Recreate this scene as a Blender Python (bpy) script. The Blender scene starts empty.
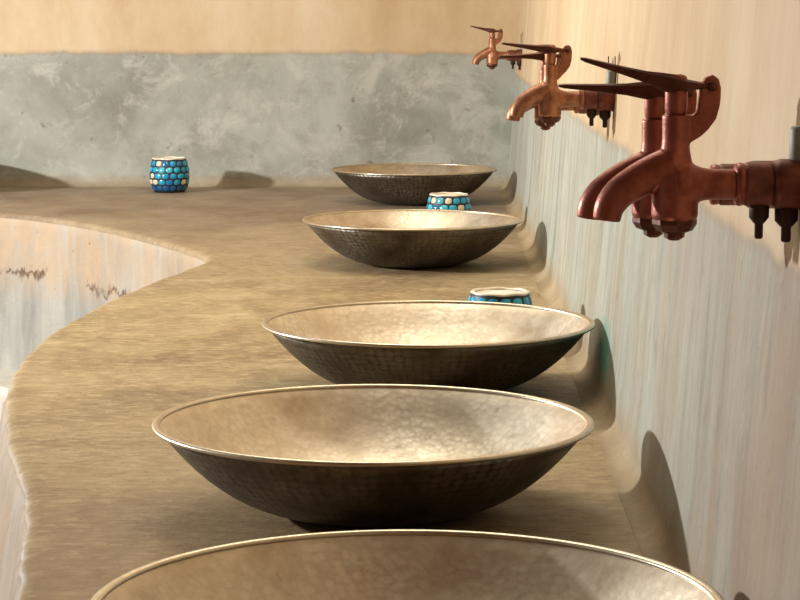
import bpy, bmesh, math, random
from mathutils import Vector, Matrix, noise
random.seed(7)
S = bpy.context.scene
C = S.collection
PI = math.pi

# ------------------------------------------------------------ camera, world, lights
CT = 0.85                 # counter height
EYE = CT + 0.447
cd = bpy.data.cameras.new('camera'); cam = bpy.data.objects.new('camera', cd); C.objects.link(cam)
cd.sensor_width = 36; cd.lens = 36 * 2250 / 800; cd.clip_start = 0.05; cd.clip_end = 60
cam.location = (0, 0, EYE)
cam.rotation_euler = (PI / 2 - math.radians(7.2), 0, math.atan(31 / 2250))
S.camera = cam

w = bpy.data.worlds.new('world'); S.world = w; w.use_nodes = True
bg = w.node_tree.nodes['Background']
bg.inputs['Color'].default_value = (1.0, 0.91, 0.77, 1); bg.inputs['Strength'].default_value = 0.30

def lamp(name, kind, loc, energy, color, target=None, **kw):
    d = bpy.data.lights.new(name, kind); o = bpy.data.objects.new(name, d); C.objects.link(o)
    d.energy = energy; d.color = color; o.location = loc
    for k, v in kw.items(): setattr(d, k, v)
    if target is not None:
        o.rotation_euler = (Vector(target) - Vector(loc)).to_track_quat('-Z', 'Y').to_euler()
    return o
# low daylight through a small opening on the left
lamp('daylight_left', 'POINT', (-2.85, 3.60, CT + 0.80), 460, (0.97, 0.985, 1.0), shadow_soft_size=0.06)
# broad soft light from above
lamp('skylight', 'AREA', (-0.35, 3.5, 2.75), 30, (1.0, 0.91, 0.74), (-0.3, 3.4, CT), shape='RECTANGLE', size=1.1, size_y=1.8)

vs = S.view_settings
vs.view_transform = 'Standard'; vs.look = 'None'; vs.gamma = 1.0; vs.use_curve_mapping = False
vs.exposure = 0.0

# ------------------------------------------------------------ material helpers
def srgb(r, g, b):
    f = lambda c: (c / 255 / 12.92) if c / 255 <= 0.04045 else ((c / 255 + 0.055) / 1.055) ** 2.4
    return (f(r), f(g), f(b), 1)

class NT:
    def __init__(s, name):
        s.m = bpy.data.materials.new(name); s.m.use_nodes = True
        s.t = s.m.node_tree; s.b = s.t.nodes['Principled BSDF']
        s.tc = s.n('ShaderNodeTexCoord')
    def n(s, k): return s.t.nodes.new(k)
    def l(s, a, b): s.t.links.new(a, b)
    def coord(s, scale=(1, 1, 1), loc=(0, 0, 0), kind='Object'):
        mp = s.n('ShaderNodeMapping'); s.l(s.tc.outputs[kind], mp.inputs['Vector'])
        mp.inputs['Scale'].default_value = scale; mp.inputs['Location'].default_value = loc
        return mp.outputs['Vector']
    def noise(s, vec, scale, detail=5, rough=0.6, dist=0.0):
        x = s.n('ShaderNodeTexNoise'); s.l(vec, x.inputs['Vector'])
        x.inputs['Scale'].default_value = scale; x.inputs['Detail'].default_value = detail
        x.inputs['Roughness'].default_value = rough; x.inputs['Distortion'].default_value = dist
        return x.outputs['Fac']
    def ramp(s, fac, stops):
        r = s.n('ShaderNodeValToRGB'); s.l(fac, r.inputs['Fac'])
        e = r.color_ramp.elements
        while len(e) < len(stops): e.new(0.5)
        for q, (p, c) in zip(e, stops):
            q.position = p; q.color = c if not isinstance(c, (int, float)) else (c, c, c, 1)
        return r.outputs['Color']
    def mix(s, fac, a, b, mode='MIX'):
        x = s.n('ShaderNodeMix'); x.data_type = 'RGBA'; x.blend_type = mode
        for v, i in ((fac, 0), (a, 6), (b, 7)):
            if hasattr(v, 'type') and hasattr(v, 'links'): s.l(v, x.inputs[i])
            else: x.inputs[i].default_value = v
        return x.outputs[2]
    def math(s, op, a, b=0.0):
        x = s.n('ShaderNodeMath'); x.operation = op
        for v, i in ((a, 0), (b, 1)):
            if hasattr(v, 'links'): s.l(v, x.inputs[i])
            else: x.inputs[i].default_value = v
        return x.outputs[0]
    def bump(s, h, strength=0.3, dist=0.002, prev=None):
        x = s.n('ShaderNodeBump'); s.l(h, x.inputs['Height'])
        x.inputs['Strength'].default_value = strength; x.inputs['Distance'].default_value = dist
        if prev is not None: s.l(prev, x.inputs['Normal'])
        return x.outputs['Normal']
    def out(s, col=None, rough=None, metal=None, nrm=None, spec=None):
        for v, k in ((col, 'Base Color'), (rough, 'Roughness'), (metal, 'Metallic'), (nrm, 'Normal'), (spec, 'Specular IOR Level')):
            if v is None: continue
            if hasattr(v, 'links'): s.l(v, s.b.inputs[k])
            else: s.b.inputs[k].default_value = v
        return s.m
    def axis(s, vec, i):
        x = s.n('ShaderNodeSeparateXYZ'); s.l(vec, x.inputs[0]); return x.outputs[i]

def wall_material(name, zline, streaks):
    t = NT(name); o = t.coord()
    # upper limewash
    up = t.ramp(t.noise(t.coord((0 if streaks else 1, 1, 0.45)), 2.6, 8, 0.7), [(0.30, srgb(180, 150, 112)), (0.5, srgb(199, 173, 137)), (0.70, srgb(212, 193, 162))])
    up = t.mix(t.ramp(t.noise(o, 22, 4), [(0.60, 0.0), (0.74, 0.30)]), up, srgb(198, 156, 108))
    # lower cement
    if streaks:
        v = t.coord((0, 1, 0.10))
        lo = t.ramp(t.noise(v, 17, 7, 0.7), [(0.30, srgb(132, 134, 122)), (0.5, srgb(160, 162, 149)), (0.68, srgb(182, 182, 168))])
        lo = t.mix(t.ramp(t.noise(t.coord((0, 1, 0.2), (3, 1, 0)), 9, 5), [(0.46, 0.0), (0.66, 0.6)]), lo, srgb(172, 154, 126))
        lo = t.mix(t.ramp(t.noise(t.coord((0, 1, 0.18), (0, 5, 0)), 30, 7, .75), [(0.53, 0.0), (0.66, 0.6)]), lo, srgb(112, 110, 98))
        lo = t.mix(t.ramp(t.noise(t.coord((0, 1, 0.45), (2, 8, 0)), 8, 8, .75), [(0.52, 0.0), (0.62, 0.5)]), lo, srgb(190, 190, 178))
        lo = t.mix(t.ramp(t.noise(t.coord((0, 1, 0.5), (2, 3, 0)), 45, 6, .75), [(0.60, 0.0), (0.68, 0.55)]), lo, srgb(98, 90, 76))
        near = t.n('ShaderNodeMapRange'); t.l(t.axis(o, 1), near.inputs[0])
        near.inputs[1].default_value = 2.2; near.inputs[2].default_value = 1.3
        nz = t.math('MULTIPLY', near.outputs[0], t.ramp(t.noise(t.coord((1, 1, 0.3)), 6, 5), [(0.35, 0.25), (0.65, 0.9)]))
        lo = t.mix(nz, lo, srgb(150, 122, 96))
    else:
        lo = t.ramp(t.noise(o, 3.2, 8, 0.62, 0.4), [(0.30, srgb(130, 129, 114)), (0.5, srgb(157, 157, 144)), (0.70, srgb(178, 179, 167))])
        lo = t.mix(t.ramp(t.noise(t.coord((1, 1, 1), (4, 0, 2)), 14, 6, 0.7), [(0.52, 0.0), (0.72, 0.55)]), lo, srgb(126, 122, 106))
        lo = t.mix(t.ramp(t.noise(t.coord((1, 1, 1), (6, 0, 2)), 9, 9, 0.8, 0.6), [(0.50, 0.0), (0.62, 0.6)]), lo, srgb(190, 186, 172))
        lo = t.mix(t.ramp(t.noise(t.coord((1, 1, 1), (9, 0, 2)), 30, 4, 0.6), [(0.66, 0.0), (0.72, 0.6)]), lo, srgb(108, 90, 72))
    # ragged line where the cement ends
    h = t.math('ADD', t.axis(o, 2), t.math('MULTIPLY', t.math('SUBTRACT', t.noise(t.coord((1, 1, 0.3)), 16, 5, 0.6), 0.5), 0.022))
    mr = t.n('ShaderNodeMapRange'); t.l(h, mr.inputs[0]); mr.inputs[1].default_value = zline - 0.003; mr.inputs[2].default_value = zline + 0.003
    col = t.mix(mr.outputs[0], lo, up)
    edge = t.n('ShaderNodeMapRange'); t.l(t.math('ABSOLUTE', t.math('SUBTRACT', h, zline)), edge.inputs[0])
    edge.inputs[1].default_value = 0.010; edge.inputs[2].default_value = 0.0; edge.inputs[3].default_value = 0; edge.inputs[4].default_value = 0.35
    col = t.mix(edge.outputs[0], col, srgb(150, 116, 82))
    if streaks:   # noisy teal patches low on the wall beside two bowls
        g = None
        for (y0, z0, ry, rz, k) in ((2.61, CT + 0.042, 0.09, 0.048, 0.9), (4.12, CT + 0.05, 0.06, 0.03, 0.3)):
            dy = t.math('DIVIDE', t.math('SUBTRACT', t.axis(o, 1), y0), ry)
            dz = t.math('DIVIDE', t.math('SUBTRACT', t.axis(o, 2), z0), rz)
            d = t.math('SQRT', t.math('ADD', t.math('MULTIPLY', dy, dy), t.math('MULTIPLY', dz, dz)))
            d = t.math('ADD', d, t.math('MULTIPLY', t.math('SUBTRACT', t.noise(o, 90, 7, 0.75), 0.5), 3.0))
            q = t.n('ShaderNodeMapRange'); t.l(d, q.inputs[0]); q.inputs[1].default_value = 1.15; q.inputs[2].default_value = 0.45
            q.inputs[3].default_value = 0; q.inputs[4].default_value = k
            col = t.mix(q.outputs[0], col, srgb(64, 160, 140))
    lowb = t.n('ShaderNodeMapRange'); t.l(t.math('ADD', t.axis(o, 2), t.math('MULTIPLY', t.math('SUBTRACT', t.noise(o, 18, 4), 0.5), 0.03)), lowb.inputs[0])
    lowb.inputs[1].default_value = CT + (0.050 if streaks else 0.035); lowb.inputs[2].default_value = CT + 0.012; lowb.inputs[4].default_value = 1.0 if streaks else 0.75
    col = t.mix(lowb.outputs[0], col, t.mix(t.ramp(t.noise(o, 60, 8, 0.8), [(0.42, 0.25), (0.54, 0.0)]),
        t.ramp(t.noise(o, 7, 6, 0.55), [(0.32, srgb(140, 120, 92)), (0.52, srgb(160, 140, 108)), (0.70, srgb(174, 155, 124))]), srgb(118, 92, 62)))
    nb = t.bump(t.noise(o, 7, 6), 0.35, 0.01)
    nb = t.bump(t.noise(o, 90, 5, 0.7), 0.25, 0.002, nb)
    return t.out(col, 0.62, 0, nb, 0.35)

def counter_top_material():
    t = NT('worn_cement_top'); o = t.coord()
    c = t.ramp(t.noise(t.coord((1.0, 0.55, 1)), 4.2, 8, 0.62, 0.5), [(0.36, srgb(122, 101, 70)), (0.5, srgb(160, 138, 98)), (0.70, srgb(184, 162, 122))])
    c = t.mix(t.ramp(t.noise(t.coord((0.7, 1.0, 1), (2, 7, 0)), 16, 7, 0.7), [(0.45, 0.0), (0.75, 0.75)]), c, srgb(124, 96, 62))
    c = t.mix(t.ramp(t.noise(t.coord((0.5, 1.2, 1), (5, 3, 0)), 9, 6, 0.7), [(0.54, 0.0), (0.72, 0.65)]), c, srgb(204, 182, 140))
    c = t.mix(t.ramp(t.noise(t.coord((0.6, 1.3, 1)), 60, 8, 0.8), [(0.40, 0.45), (0.50, 0.0)]), c, srgb(112, 86, 56))
    c = t.mix(t.ramp(t.noise(t.coord((0.6, 1.3, 1), (1, 2, 0)), 75, 8, 0.8), [(0.50, 0.0), (0.60, 0.5)]), c, srgb(208, 184, 140))
    c = t.mix(t.ramp(t.noise(o, 120, 4, 0.7), [(0.60, 0.0), (0.68, 0.75)]), c, srgb(84, 62, 40))
    # greyer cement towards the far end
    far = t.n('ShaderNodeMapRange'); t.l(t.axis(o, 1), far.inputs[0]); far.inputs[1].default_value = 3.4; far.inputs[2].default_value = 5.2
    far.inputs[4].default_value = 0.75
    c = t.mix(far.outputs[0], c, t.ramp(t.noise(t.coord((1, 0.6, 1), (1, 1, 3)), 8, 6), [(0.35, srgb(118, 98, 80)), (0.65, srgb(152, 133, 113))]))
    near = t.n('ShaderNodeMapRange'); t.l(t.axis(o, 1), near.inputs[0]); near.inputs[1].default_value = 2.4; near.inputs[2].default_value = 1.6
    near.inputs[4].default_value = 0.5
    c = t.mix(near.outputs[0], c, srgb(132, 100, 62))  # dimmer light at the near end, put into the colour
    nb = t.bump(t.noise(o, 12, 6, 0.6), 0.3, 0.006)
    nb = t.bump(t.noise(o, 110, 5, 0.75), 0.35, 0.0025, nb)
    r = t.ramp(t.noise(o, 14, 5), [(0.35, 0.42), (0.65, 0.62)])
    return t.out(c, r, 0, nb, 0.4)

def counter_face_material():
    t = NT('stained_plaster_face'); o = t.coord()
    c = t.ramp(t.noise(t.coord((1, 1, 0.3)), 7, 7, 0.65, 0.3), [(0.30, srgb(122, 120, 112)), (0.5, srgb(152, 148, 138)), (0.70, srgb(174, 169, 156))])
    ht = t.n('ShaderNodeMapRange'); t.l(t.axis(o, 2), ht.inputs[0]); ht.inputs[1].default_value = CT - 0.20; ht.inputs[2].default_value = CT - 0.12
    ost = t.math('MULTIPLY', ht.outputs[0], t.ramp(t.noise(t.coord((1, 1, 0.6), (4, 4, 0)), 13, 7, 0.75), [(0.34, 0.25), (0.62, 0.85)]))
    c = t.mix(ost, c, srgb(180, 152, 120))
    gs = t.ramp(t.noise(t.coord((1, 1, 0.12), (8, 2, 0)), 14, 5), [(0.5, 0.0), (0.68, 0.6)])
    c = t.mix(gs, c, srgb(170, 168, 158))
    # one wandering crack line below the edge, and specks
    h = t.math('ADD', t.axis(o, 2), t.math('MULTIPLY', t.math('SUBTRACT', t.noise(t.coord((1, 1, 0.25)), 9, 9, 0.8), 0.5), 0.15))
    d = t.math('ABSOLUTE', t.math('SUBTRACT', h, CT - 0.135))
    wv = t.n('ShaderNodeMapRange'); t.l(t.noise(t.coord((1, 1, 0.6), (5, 1, 0)), 26, 6, 0.7), wv.inputs[0])
    wv.inputs[1].default_value = 0.45; wv.inputs[2].default_value = 0.65; wv.inputs[3].default_value = 0.6; wv.inputs[4].default_value = 4.0
    d = t.math('DIVIDE', d, wv.outputs[0])
    ck = t.n('ShaderNodeMapRange'); t.l(d, ck.inputs[0]); ck.inputs[1].default_value = 0.006; ck.inputs[2].default_value = 0.001
    ckm = t.math('MULTIPLY', ck.outputs[0], t.ramp(t.noise(t.coord((1, 1, 1), (3, 0, 0)), 7, 4), [(0.48, 0.0), (0.56, 0.9)]))
    c = t.mix(ckm, c, srgb(104, 72, 48))
    sp = t.ramp(t.noise(o, 45, 4, 0.6), [(0.68, 0.0), (0.74, 0.8)])
    c = t.mix(sp, c, srgb(120, 92, 70))
    nb = t.bump(t.noise(o, 9, 6, 0.65), 0.5, 0.012)
    nb = t.bump(t.noise(o, 80, 5, 0.7), 0.3, 0.003, nb)
    nb = t.bump(t.math('MULTIPLY', ckm, -1.0), 0.6, 0.006, nb)
    return t.out(c, 0.75, 0, nb, 0.25)

def plain(name, col, rough=0.5, metal=0.0, var=0.12, nscale=30, bumpd=0.0006, dark=None, spec=0.5, tmix=0.5):
    t = NT(name); o = t.coord()
    dk = dark if dark else tuple(c * (1 - 3 * var) for c in col[:3]) + (1,)
    c = t.mix(t.ramp(t.noise(o, nscale, 5, 0.65), [(0.35, 0.0), (0.7, tmix * 2 if tmix < .5 else 1.0)]), col, dk)
    nb = t.bump(t.noise(o, nscale * 4, 4, 0.6), 0.3, bumpd)
    return t.out(c, rough, metal, nb, spec)

def bowl_material(name, light, mid, dark, rough, rows, strength=0.45, depth=0.0016, pits=0.0):
    t = NT(name); o = t.coord()
    c = t.ramp(t.noise(o, 11, 6, 0.65), [(0.3, dark), (0.52, mid), (0.72, light)])
    c = t.mix(t.ramp(t.noise(o, 75, 4, 0.7), [(0.60, 0.0), (0.74, 0.6)]), c, dark)
    uv = t.coord((1, 1, 1) if not rows < 0.5 else (0.72, 0.78, 1), (0, 0, 0), 'UV')
    v = t.n('ShaderNodeTexVoronoi'); v.feature = 'SMOOTH_F1'; t.l(uv, v.inputs['Vector'])
    v.inputs['Scale'].default_value = 1.0; v.inputs['Randomness'].default_value = rows
    if 'Smoothness' in v.inputs: v.inputs['Smoothness'].default_value = 0.3
    amt = t.ramp(t.noise(o, 11, 3), [(0.38, 0.10), (0.65, 1.0)])
    h = t.math('MULTIPLY', v.outputs['Distance'], amt)
    if pits:
        c = t.mix(t.math('MULTIPLY', t.ramp(v.outputs['Distance'], [(0.42, 0.0), (0.62, pits)]), amt), c, dark)
    nb = t.bump(h, strength, depth)
    nb = t.bump(t.noise(o, 60, 4), 0.2, 0.002, nb)
    r = t.ramp(t.noise(o, 20, 5), [(0.3, rough - 0.07), (0.7, rough + 0.08)])
    return t.out(c, r, 1.0, nb)

M = {}
M['wall_back'] = wall_material('limewash_over_cement_back', 1.200, False)
M['wall_right'] = wall_material('limewash_over_cement_right', 1.145, True)
M['top'] = counter_top_material()
M['face'] = counter_face_material()
M['shade_wall_front'] = plain('brown_shade_wall', srgb(120, 92, 66), 0.8, 0, 0.08, 6)
M['shade_ceiling'] = plain('red_brown_shade_panel', srgb(126, 84, 58), 0.7, 0, 0.08, 6)
M['step'] = plain('pale_step_plaster', srgb(196, 188, 174), 0.8, 0, 0.06, 14)
M['floor'] = plain('earth_floor', srgb(112, 88, 66), 0.85, 0, 0.1, 8)
M['bowl_in'] = bowl_material('hammered_inside', srgb(226, 217, 200), srgb(210, 197, 176), srgb(166, 148, 124), 0.48, 0.8, 0.24, 0.0010, 0.3)
M['bowl_out'] = bowl_material('patinated_outside', srgb(150, 144, 134), srgb(122, 114, 103), srgb(66, 57, 48), 0.50, 0.35, 0.55, 0.0026, 0.7)
M['bowl_rim'] = plain('burnished_rim', srgb(214, 200, 176), 0.32, 1.0, 0.08, 40)
M['tap'] = plain('copper_brown_tap', srgb(184, 128, 96), 0.44, 0.7, 0.14, 60, 0.0008, srgb(132, 82, 60))
M['tap_red'] = plain('red_copper_tap', srgb(170, 98, 80), 0.42, 0.7, 0.14, 60, 0.0008, srgb(120, 64, 52))  # darker, redder copy of the tap metal for the nearest pair
M['tap_dark'] = plain('oxidised_lever', srgb(112, 66, 52), 0.5, 0.7, 0.14, 60, 0.0008, srgb(70, 40, 34))
M['pipe'] = plain('sooty_copper_pipe', srgb(146, 84, 68), 0.5, 0.6, 0.15, 50, 0.0008, srgb(84, 48, 40))
M['iron'] = plain('dark_iron', srgb(66, 44, 38), 0.6, 0.6, 0.12, 60)
M['zinc'] = plain('grey_conduit', srgb(146, 146, 138), 0.6, 0.3, 0.08, 40)
M['grout'] = plain('dark_grout', srgb(26, 40, 54), 0.5, 0, 0.1, 60)
M['pale'] = plain('pale_wavy_rim', srgb(246, 232, 210), 0.3, 0.1, 0.06, 60)
M['wax'] = plain('cream_wax', srgb(250, 242, 226), 0.45, 0, 0.04, 30)
for i, c in enumerate([(22, 150, 190), (30, 172, 204), (16, 116, 166), (70, 190, 208), (14, 88, 138)]):
    M['tile%d' % i] = plain('turquoise_glass_tile_%d' % i, srgb(*c), 0.16, 0.0, 0.08, 40, 0.0003, None, 0.7)
M['tile_c'] = plain('cream_glass_tile', srgb(226, 206, 170), 0.2, 0, 0.05, 40)

# ------------------------------------------------------------ mesh helpers
def obj(name, bm, mat, parent=None, smooth=True, loc=None):
    me = bpy.data.meshes.new(name); bmesh.ops.recalc_face_normals(bm, faces=bm.faces[:])
    bm.to_mesh(me); bm.free()
    if smooth:
        for p in me.polygons: p.use_smooth = True
    for m in (mat if isinstance(mat, list) else [mat]): me.materials.append(m)
    o = bpy.data.objects.new(name, me); C.objects.link(o)
    if parent: o.parent = parent
    if loc: o.location = loc
    return o
def tag(o, label=None, cat=None, group=None, kind=None):
    for k, v in (('label', label), ('category', cat), ('group', group), ('kind', kind)):
        if v: o[k] = v
    return o
def thing(name, label, cat, loc=(0, 0, 0), group=None):
    o = bpy.data.objects.new(name, None); C.objects.link(o); o.location = loc; o.empty_display_size = 0.05
    return tag(o, label, cat, group)
def sharp(o, deg=35):
    o.data.set_sharp_from_angle(angle=math.radians(deg)); return o
def ring_bridge(bm, rings, close=True, cap0=False, cap1=False):
    for a, b in zip(rings[:-1], rings[1:]):
        n = len(a)
        for i in range(n if close else n - 1):
            j = (i + 1) % n
            bm.faces.new((a[i], a[j], b[j], b[i]))
    if cap0: bm.faces.new(rings[0][::-1])
    if cap1: bm.faces.new(rings[-1])
def lathe(bm, prof, n=32, axis='Z', at=(0, 0, 0), cap0=True, cap1=True):
    rings = []
    for r, h in prof:
        ring = []
        for i in range(n):
            a = 2 * PI * i / n
            if axis == 'Z': p = (r * math.cos(a), r * math.sin(a), h)
            elif axis == 'X': p = (h, r * math.cos(a), r * math.sin(a))
            else: p = (r * math.cos(a), h, r * math.sin(a))
            ring.append(bm.verts.new(Vector(p) + Vector(at)))
        rings.append(ring)
    ring_bridge(bm, rings, True, cap0, cap1)
    return rings
def tube(bm, pts, radii, n=16, squash=1.0):
    """Sweep along points lying in the XZ plane (normal Y)."""
    rings = []
    for k, (p, r) in enumerate(zip(pts, radii)):
        p = Vector(p)
        t = (Vector(pts[min(k + 1, len(pts) - 1)]) - Vector(pts[max(k - 1, 0)])).normalized()
        y = Vector((0, 1, 0)); s = t.cross(y).normalized()
        rings.append([bm.verts.new(p + s * r * math.cos(2 * PI * i / n) + y * r * squash * math.sin(2 * PI * i / n)) for i in range(n)])
    ring_bridge(bm, rings, True, True, True)
def prism(bm, outline, y0, y1):
    """Outline in XZ extruded from y0 to y1."""
    a = [bm.verts.new((x, y0, z)) for x, z in outline]
    b = [bm.verts.new((x, y1, z)) for x, z in outline]
    ring_bridge(bm, [a, b], True, True, True)
def box(bm, x0, x1, y0, y1, z0, z1):
    prism(bm, [(x0, z0), (x1, z0), (x1, z1), (x0, z1)], y0, y1)
def smooth_path(P, n=8, closed=False):
    out = []
    m = len(P)
    for i in range(m - 1):
        p0 = Vector(P[max(i - 1, 0)]); p1 = Vector(P[i]); p2 = Vector(P[i + 1]); p3 = Vector(P[min(i + 2, m - 1)])
        for k in range(n):
            t = k / n
            out.append(0.5 * ((2 * p1) + (-p0 + p2) * t + (2 * p0 - 5 * p1 + 4 * p2 - p3) * t * t + (-p0 + 3 * p1 - 3 * p2 + p3) * t ** 3))
    out.append(Vector(P[-1]))
    return out

# ------------------------------------------------------------ the setting
def wall_x(z):           # the right wall leans outward a little
    return 0.199 + (z - CT) * 0.072
YB = 5.92
CO = 0.022               # hand-rubbed cove radius
def cove_profile(base, lean):
    """(offset, z): starts on the counter, curves up to the wall, leans up."""
    pts = [(base - CO, CT - 0.02), (base - CO, CT + 0.0005)]
    for k in range(1, 8):
        a = PI / 2 * k / 7
        pts.append((base - CO + CO * math.sin(a), CT + CO * (1 - math.cos(a))))
    for z in (0.92, 0.98, 1.06, 1.14, 1.2, 1.3, 1.42, 1.6, 1.9, 2.3, 2.8):
        pts.append((base + (z - CT) * lean, z))
    return pts
# right wall
bm = bmesh.new(); prof = cove_profile(0.199, 0.072); rows = []
ys = [-0.9 + i * 0.08 for i in range(87)]
for y in ys:
    row = []
    for x, z in prof:
        d = 0.004 * noise.noise(Vector((2.0, y * 2.1, z * 3.5)))
        if z < CT + 0.01: d = 0
        row.append(bm.verts.new((x + d, y, z)))
    row.append(bm.verts.new((0.62, y, 2.8))); row.append(bm.verts.new((0.62, y, CT - 0.02)))
    rows.append(row)
ring_bridge(bm, rows, True, True, True)
tag(sharp(obj('wall_right', bm, M['wall_right']), 50), kind='structure')
# back wall
bm = bmesh.new(); prof = cove_profile(YB, 0.0); rows = []
xs = [-3.2 + i * 0.08 for i in range(44)]
for x in xs:
    row = []
    for y, z in prof:
        d = 0.006 * noise.noise(Vector((x * 2.6, 4.0, z * 3.1)))
        if z < CT + 0.01: d = 0
        row.append(bm.verts.new((x, y + d, z)))
    row.append(bm.verts.new((x, YB + 0.25, 2.8))); row.append(bm.verts.new((x, YB + 0.25, CT - 0.02)))
    rows.append(row)
ring_bridge(bm, rows, True, True, True)
tag(sharp(obj('wall_back', bm, M['wall_back']), 50), kind='structure')
# unseen wall behind the viewer, added to block light from that side
bm = bmesh.new(); box(bm, -3.2, 0.7, -1.2, -0.92, 0.0, 2.8)
tag(obj('shade_wall_front', bm, M['shade_wall_front'], smooth=False), kind='structure')
# unseen overhead panel, added to darken the near end and bowl reflections
bm = bmesh.new(); box(bm, -3.2, 0.7, -1.2, 1.5, 2.8, 2.9)
tag(obj('shade_ceiling', bm, M['shade_ceiling'], smooth=False), kind='structure')
# floor
bm = bmesh.new(); box(bm, -3.4, 0.7, -1.0, 6.3, -0.1, 0.0)
tag(obj('floor', bm, M['floor'], smooth=False), kind='structure')

# ------------------------------------------------------------ counter
EDGE = [(-0.31, -0.9), (-0.30, 0.2), (-0.30, 1.0), (-0.312, 1.45), (-0.324, 1.70), (-0.342, 1.83), (-0.361, 1.96), (-0.388, 2.10), (-0.432, 2.27),
        (-0.477, 2.48), (-0.512, 2.68), (-0.534, 2.86), (-0.543, 3.02), (-0.538, 3.24), (-0.513, 3.52), (-0.474, 3.78), (-0.437, 3.98),
        (-0.415, 4.10), (-0.418, 4.17), (-0.455, 4.28), (-0.572, 4.54), (-0.709, 4.79), (-0.85, 4.985), (-1.0, 5.13), (-1.25, 5.24), (-1.7, 5.27), (-2.3, 5.26), (-3.2, 5.26)]
E2 = smooth_path([(x, y, 0) for x, y in EDGE], 12)
def edge_normals(P):
    N = []
    for i in range(len(P)):
        t = (P[min(i + 3, len(P) - 1)] - P[max(i - 3, 0)]).normalized()
        N.append(Vector((-t.y, t.x, 0)))   # points away from the slab
    return N
EN = edge_normals(E2)
def rough_edge(i, z):
    p = E2[i]
    return 0.0035 * noise.noise(Vector((p.x * 16, p.y * 16, z * 8))) + 0.0016 * noise.noise(Vector((p.x * 60, p.y * 60, z * 40)))
cnt = thing('washbasin_counter', 'long curved cement counter with worn brown top carrying the metal bowls', 'counter', (-0.15, 3.6, 0))
def at_counter(o): o.parent = cnt; o.matrix_parent_inverse = Matrix.Translation((0.15, -3.6, 0)); return o
bm = bmesh.new()
sec = [(-0.014, CT), (-0.007, CT - 0.001), (-0.0025, CT - 0.004), (-0.0005, CT - 0.008), (0.0, CT - 0.012)]
rings = [[bm.verts.new((p.x + EN[i].x * (o + rough_edge(i, z)), p.y + EN[i].y * (o + rough_edge(i, z)), z)) for o, z in sec] for i, p in enumerate(E2)]
ring_bridge(bm, rings, False)
outline = [r[0] for r in rings]
back = [bm.verts.new(q) for q in [(-3.2, YB + 0.0, CT), (0.199, YB + 0.0, CT), (0.199, -0.9, CT)]]
f = bm.faces.new(outline + back)
bmesh.ops.triangulate(bm, faces=[f])
at_counter(sharp(obj('counter_top', bm, M['top']), 60))
bm = bmesh.new()
def face_out(i, z):      # front faces spread outward below the top
    p = E2[i]; k = 0.05 if p.y < 3.2 else max(0.0, 0.05 * (3.7 - p.y) / 0.5)
    return k * min(1, (CT - z) / 0.25)
zs = [CT - 0.008, CT - 0.0125, CT - 0.03, CT - 0.05, CT - 0.08, CT - 0.12, CT - 0.16, CT - 0.2, CT - 0.25, CT - 0.3, CT - 0.4, 0.2, 0.0]
rings = []
for i, p in enumerate(E2):
    rr = []
    for z in zs:
        q = min(1.0, max(0.0, (CT - z - 0.0125) / 0.1))
        o = (-0.004 if z > CT - 0.01 else 0.0003) + rough_edge(i, z) * (1 - 0.4 * q) + face_out(i, z) + 0.006 * q * noise.noise(Vector((p.x * 6, p.y * 6, z * 6)))
        rr.append(bm.verts.new((p.x + EN[i].x * o, p.y + EN[i].y * o, z)))
    rings.append(rr)
ring_bridge(bm, rings, False)
tag(at_counter(obj('counter_face', bm, M['face'])), 'pale stained plaster front face with rusty cracks')
# low pale step at the foot of the far face
bm = bmesh.new(); rings = []
ids = [i for i, p in enumerate(E2) if p.y > 4.3]
for i in ids:
    p, n = E2[i], EN[i]
    rings.append([bm.verts.new((p.x + n.x * o, p.y + n.y * o, z)) for o, z in ((-0.02, 0.49), (0.15, 0.49), (0.165, 0.475), (0.165, 0.0), (-0.02, 0.0))])
ring_bridge(bm, rings, True, True, True)
tag(at_counter(sharp(obj('step', bm, M['step']), 40)), 'low whitish plaster step')

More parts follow.
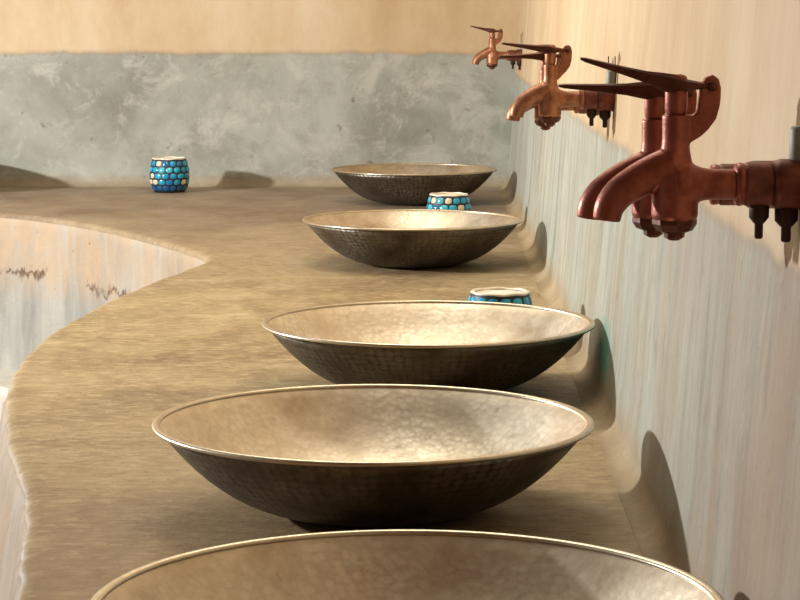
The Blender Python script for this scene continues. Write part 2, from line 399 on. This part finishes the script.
# ------------------------------------------------------------ bowls
def bowl_mesh():
    R, H, r0 = 0.1968, 0.0830, 0.050
    def zf(r): return H * max(0.0, (r - r0) / (R - r0)) ** 2.4
    bm = bmesh.new(); uvl = bm.loops.layers.uv.new('UVMap')
    outer = [(0.0, 0.0), (0.03, 0.0), (0.046, 0.0)] + [(r0 + (R - r0) * k / 14, zf(r0 + (R - r0) * k / 14)) for k in range(1, 15)]
    th = 0.0028
    inner = [(0.1950, 0.0818)] + [(r - (0.0012 if r > .06 else 0), z + th) for r, z in reversed(outer[1:-1])] + [(0.0, th)]
    n = 96
    def add(profile, mi):
        s = 0; arcs = [0]
        for a, b in zip(profile[:-1], profile[1:]):
            s += math.hypot(b[0] - a[0], b[1] - a[1]); arcs.append(s)
        rings = []
        for r, z in profile:
            if r == 0: rings.append([bm.verts.new((0, 0, z))])
            else: rings.append([bm.verts.new((r * math.cos(2 * PI * i / n), r * math.sin(2 * PI * i / n), z)) for i in range(n)])
        for k in range(len(rings) - 1):
            a, b = rings[k], rings[k + 1]
            for i in range(n):
                j = (i + 1) % n
                vs = []
                for ring, kk in ((a, k), (b, k + 1)):
                    pass
                def V(ring, q): return ring[0] if len(ring) == 1 else ring[q]
                quad = [(V(a, i), i, k), (V(a, j), i + 1, k), (V(b, j), i + 1, k + 1), (V(b, i), i, k + 1)]
                seen = []; 
                for q in quad:
                    if q[0] not in [x[0] for x in seen]: seen.append(q)
                fc = bm.faces.new([q[0] for q in seen]); fc.material_index = mi
                for lp, q in zip(fc.loops, seen):
                    lp[uvl].uv = (q[1] / n * 150, arcs[q[2]] / 0.0068)
        return rings
    ro = add(outer, 1); ri = add(inner, 0)
    a, b = ro[-1], ri[0]
    for i in range(n):
        fc = bm.faces.new((a[i], a[(i + 1) % n], b[(i + 1) % n], b[i])); fc.material_index = 0
    return bm
def rim_mesh():
    bm = bmesh.new(); n, k = 96, 12; R, H = 0.1966, 0.0811
    rings = []
    for i in range(n):
        a = 2 * PI * i / n
        rings.append([bm.verts.new(((R + 0.0036 * math.cos(2 * PI * q / k)) * math.cos(a), (R + 0.0036 * math.cos(2 * PI * q / k)) * math.sin(a),
                                    H + 0.0025 * math.sin(2 * PI * q / k))) for q in range(k)])
    rings.append(rings[0]); ring_bridge(bm, rings, True)
    return bm
b0 = thing('basin_bowl', 'x', 'bowl', (0, 0, 0), 'hammered metal bowls along the counter')
obj('bowl_shell', bowl_mesh(), [M['bowl_in'], M['bowl_out']], b0)
tag(obj('rolled_rim', rim_mesh(), M['bowl_rim'], b0), 'bright rolled metal rim')
def copy_tree(o):
    c = o.copy(); C.objects.link(c)
    for ch in list(o.children):
        d = ch.copy(); C.objects.link(d); d.parent = c
    return c
BOWLS = [(-0.014, 1.375, 'largest nearest hammered metal bowl, cut off by the bottom of the photo'),
         (-0.052, 2.014, 'hammered metal bowl second from the front, casting a tall shadow on the wall'),
         (-0.003, 2.680, 'hammered metal bowl in the middle of the row beside the green patch on the wall'),
         (-0.033, 4.055, 'hammered metal bowl just in front of the half-hidden mosaic candle holder, fourth from the front'),
         (-0.041, 5.400, 'farthest hammered metal bowl, close to the back wall below the smallest tap'),
         (-1.335, 5.70, 'metal bowl outside the frame on the far left counter, shadowing the back wall')]
for i, (x, y, lab) in enumerate(BOWLS):
    o = b0 if i == 0 else copy_tree(b0)
    o.location = (x, y, CT); o.rotation_euler.z = i * 1.3; o['label'] = lab

# ------------------------------------------------------------ mosaic candle holders
def vr(h):               # outside radius of the holder at height h (0..1)
    pts = [(0, .037), (.1, .0435), (.25, .0485), (.45, .0508), (.65, .0498), (.82, .0466), (1, .0425)]
    for (a, ra), (b, rb) in zip(pts[:-1], pts[1:]):
        if h <= b:
            return ra + (rb - ra) * (h - a) / (b - a)
    return .0425
VH = 0.086
def votive(name_label, x, y, seed, sc=1.0, rot=0.0):
    rnd = random.Random(seed)
    t = thing('candle_holder', name_label, 'candle holder', (x, y, CT), 'blue mosaic candle holders on the counter')
    t.scale = (sc, sc, sc); t.rotation_euler.z = rot
    bm = bmesh.new()
    lathe(bm, [(vr(k / 20), VH * k / 20) for k in range(21)] + [(.0385, VH), (.040, VH * .8), (.0395, VH * .72)], 48)
    obj('glass_cup', bm, M['grout'], t)
    bm = bmesh.new(); rows = 5; n = 15
    for r in range(rows):
        h0, h1 = 0.06 + r * 0.183, 0.06 + r * 0.183 + 0.155
        for i in range(n):
            a0 = 2 * PI * (i + 0.5 * (r % 2)) / n; aw = 2 * PI / n * 0.455 * rnd.uniform(.9, 1.02)
            q = rnd.random()
            if r == 0: mi = 4 if q < .75 else (5 if q > .9 else 2)
            else: mi = 5 if q > .84 else rnd.choice([0, 0, 1, 1, 2, 3, 0])
            g = []
            for u in range(5):
                col = []
                for v in range(5):
                    uu, vv = u / 4 * 2 - 1, v / 4 * 2 - 1
                    # rounded square outline
                    k = 1 - 0.16 * (abs(uu * vv)) ** 2
                    hh = (h0 + h1) / 2 + (h1 - h0) / 2 * vv * k; aa = a0 + aw * uu * k
                    e = max(abs(uu), abs(vv))
                    R = vr(hh) + (0.0011 if e < .9 else -0.0002) + 0.0003 * (1 - e)
                    col.append(bm.verts.new((R * math.cos(aa), R * math.sin(aa), VH * hh)))
                g.append(col)
            for u in range(4):
                for v in range(4):
                    f = bm.faces.new((g[u][v], g[u + 1][v], g[u + 1][v + 1], g[u][v + 1])); f.material_index = mi
    obj('mosaic_tiles', bm, [M['tile0'], M['tile1'], M['tile2'], M['tile3'], M['tile4'], M['tile_c']], t)
    bm = bmesh.new(); rings = []
    for i in range(64):
        a = 2 * PI * i / 64; wv = 0.0006 * math.sin(a * 7 + seed)
        rings.append([bm.verts.new(((.0408 + .0032 * math.cos(2 * PI * q / 8)) * math.cos(a), (.0408 + .0032 * math.cos(2 * PI * q / 8)) * math.sin(a),
                                    VH + wv + .0022 * math.sin(2 * PI * q / 8))) for q in range(8)])
    rings.append(rings[0]); ring_bridge(bm, rings, True)
    tag(obj('rim', bm, M['pale'], t), 'pale wavy rim')
    bm = bmesh.new()
    lathe(bm, [(.0396, VH * .74), (.0396, VH * .955), (.037, VH * .985), (.024, VH * .975), (.010, VH * .99), (.003, VH * 1.0)], 32)
    tag(obj('candle', bm, M['wax'], t), 'cream wax filling')
    return t
votive('blue mosaic candle holder standing alone on the counter before the grey back wall', -0.668, 5.735, 3)
votive('blue mosaic candle holder between the two farthest bowls', 0.037, 4.66, 11, 0.92, 0.5)
votive('blue mosaic candle holder half hidden behind the middle bowl', 0.093, 3.00, 23, 0.92, 1.1)

# ------------------------------------------------------------ taps
mm = 0.001
def make_tap(label, loc, lever_deg, lever_len, lever_drop=0.0, twin=False, wall_gap=0.085, studs=True, metal='tap'):
    t = thing('lever_tap', label, 'tap', loc, 'copper lever taps on the right wall')
    # cast body: stem, spout, shank and the ear that carries the lever pivot, fused into one casting
    bm = bmesh.new()
    lathe(bm, [(12.5 * mm, -22 * mm), (14.2 * mm, -19 * mm), (14.0 * mm, -8 * mm), (13.0 * mm, 2 * mm), (10.5 * mm, 12 * mm), (8.8 * mm, 20 * mm), (8.2 * mm, 28 * mm), (8.4 * mm, 42 * mm)], 32)
    sp = smooth_path([(-41 * mm, 0, -22 * mm), (-39.5 * mm, 0, -14 * mm), (-34 * mm, 0, -6 * mm), (-25 * mm, 0, 0.5 * mm), (-13 * mm, 0, 7 * mm), (0, 0, 12 * mm)], 5)
    k = len(sp) - 1
    tube(bm, sp, [(8.4 + 3.4 * (i / k)) * mm for i in range(k + 1)], 20)
    lathe(bm, [(15 * mm, 0), (14.5 * mm, 8 * mm), (11.8 * mm, 12 * mm), (10.2 * mm, 16 * mm), (9.4 * mm, 21 * mm), (9.4 * mm, 38 * mm)], 28, 'X')
    ear = [(2, 20), (8, 25), (14, 28.5), (19, 33), (23.8, 39.5), (26, 48), (26.4, 58), (25, 63.5), (21.5, 66), (17, 64.5), (14.2, 59), (13, 50), (12.4, 44), (9.5, 41.5), (2, 41)]
    prism(bm, [(x * mm, z * mm) for x, z in ear], -4.5 * mm, 4.5 * mm)
    body = obj('tap_body', bm, M[metal], t)
    rm = body.modifiers.new('fuse', 'REMESH'); rm.mode = 'VOXEL'; rm.voxel_size = 0.0009; rm.use_smooth_shade = True
    sm = body.modifiers.new('soften', 'SMOOTH'); sm.factor = 0.5; sm.iterations = 5
    # spindle head that the lever presses
    bm = bmesh.new()
    lathe(bm, [(5.2 * mm, 41 * mm), (6.2 * mm, 43 * mm), (6.8 * mm, 46 * mm), (6.9 * mm, 62 * mm), (6.0 * mm, 65 * mm), (3 * mm, 66.2 * mm)], 24)
    obj('spindle', bm, M[metal], t)
    # bottom plug
    bm = bmesh.new()
    lathe(bm, [(13.6 * mm, -21 * mm), (13.6 * mm, -24 * mm), (11 * mm, -28 * mm), (6.5 * mm, -29.5 * mm), (6.2 * mm, -32 * mm), (3 * mm, -34 * mm)], 8)
    sharp(obj('bottom_plug', bm, M['tap_dark'], t), 30)
    # lever, tapering to the tip, pivoting on the ear
    a = math.radians(lever_deg); dz = -lever_drop
    bm = bmesh.new()
    hub = Vector((-2 * mm, 0, 60 * mm + dz)); tip = hub + Vector((-math.cos(a), 0, math.sin(a))) * lever_len
    end = Vector((23 * mm, 0, 59.5 * mm + (dz * 0.3)))
    def bar(pts):
        rings = []
        for (p, hw, hh) in pts:
            rings.append([bm.verts.new((p.x, p.y + sy * hw, p.z + sz * hh)) for sy, sz in ((-1, -.6), (-.6, -1), (.6, -1), (1, -.6), (1, .6), (.6, 1), (-.6, 1), (-1, .6))])
        ring_bridge(bm, rings, True, True, True)
    lp = lambda k: tip + (hub - tip) * k
    bar([(tip, 3.0 * mm, .8 * mm), (lp(.06), 3.8 * mm, 1.5 * mm), (lp(.45), 3.9 * mm, 2.6 * mm), (lp(.72), 4.6 * mm, 3.7 * mm), (lp(.92), 6.6 * mm, 5.6 * mm), (hub, 7.6 * mm, 6.2 * mm),
         (hub + Vector((8 * mm, 0, -.4 * mm)), 7.4 * mm, 3.6 * mm), (end - Vector((9 * mm, 0, 0)), 6.4 * mm, 2.2 * mm), (end, 5.8 * mm, 1.6 * mm)])
    lv = sharp(obj('lever', bm, M['tap_dark'], t), 30); tag(lv, 'dark oxidised lever handle')
    bm = bmesh.new(); lathe(bm, [(2.6 * mm, -8 * mm), (3.0 * mm, -7 * mm), (3.0 * mm, 7 * mm), (2.6 * mm, 8 * mm)], 12, 'Y', (21 * mm, 0, 59 * mm))
    obj('pivot_pin', bm, M['tap_dark'], t)
    # collar, union and the pipe into the wall
    bm = bmesh.new(); lathe(bm, [(10 * mm, 35.5 * mm), (12.6 * mm, 36.5 * mm), (13.2 * mm, 38.5 * mm), (12.8 * mm, 41 * mm), (11 * mm, 42.5 * mm)], 28, 'X')
    obj('collar', bm, M[metal], t)
    bm = bmesh.new(); lathe(bm, [(12 * mm, 41 * mm), (13.4 * mm, 43 * mm), (13.4 * mm, 57 * mm), (12.2 * mm, 59 * mm)], 28, 'X')
    sharp(obj('union_nut', bm, M['pipe'], t), 30)
    bm = bmesh.new(); lathe(bm, [(12 * mm, 58 * mm), (14.6 * mm, 60 * mm), (15.4 * mm, 63 * mm), (15.4 * mm, 78 * mm), (14 * mm, 80 * mm), (14 * mm, (wall_gap + 0.02))], 28, 'X')
    obj('wall_pipe', bm, M['pipe'], t)
    # drain screws hanging below the union and the pipe
    for (x, z, r) in () if twin else ((51 * mm, -12 * mm, 6.2 * mm), (67.5 * mm, -14 * mm, 7.2 * mm)):
        bm = bmesh.new()
        lathe(bm, [(r * .8, z + 3 * mm), (r, z), (r * .98, z - 8 * mm), (r * .6, z - 11 * mm), (r * .42, z - 12 * mm), (r * .42, z - 20 * mm), (r * .3, z - 21 * mm)], 12, 'Z', (x, 0, 0))
        obj('drain_screw', bm, M['iron'], t)
    if not twin:
        bm = bmesh.new(); lathe(bm, [(5.5 * mm, 12 * mm), (6.6 * mm, 16 * mm), (6.6 * mm, 33 * mm), (5.6 * mm, 35 * mm)], 16, 'Z', (75 * mm, 0, 0))
        bk = obj('conduit_stub', bm, M['zinc'], t); tag(bk, 'short grey conduit standing on the pipe')
        for dx in (-4, 4) if studs else ():
            bm = bmesh.new(); lathe(bm, [(.7 * mm, 35 * mm), (.7 * mm, 52 * mm)], 8, 'Z', ((75 + dx) * mm, 0, 0))
            obj('stud', bm, M['iron'], t)
    return t
ZT = EYE - 0.101
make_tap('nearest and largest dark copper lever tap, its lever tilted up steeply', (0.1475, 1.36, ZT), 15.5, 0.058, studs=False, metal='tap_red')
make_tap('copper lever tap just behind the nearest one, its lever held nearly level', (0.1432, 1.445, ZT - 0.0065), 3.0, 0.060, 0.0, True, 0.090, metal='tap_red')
make_tap('copper lever tap in the middle distance, upper lever sloping gently up', (0.1455, 2.765, ZT), 7.5, 0.058)
make_tap('copper lever tap mostly hidden behind the middle distance tap, lever level', (0.1440, 2.84, ZT - 0.008), -1.0, 0.057, 0.001, True)
make_tap('smallest and farthest copper lever tap, in the corner above the last bowl', (0.150, 5.57, EYE - 0.097), 13.0, 0.054)
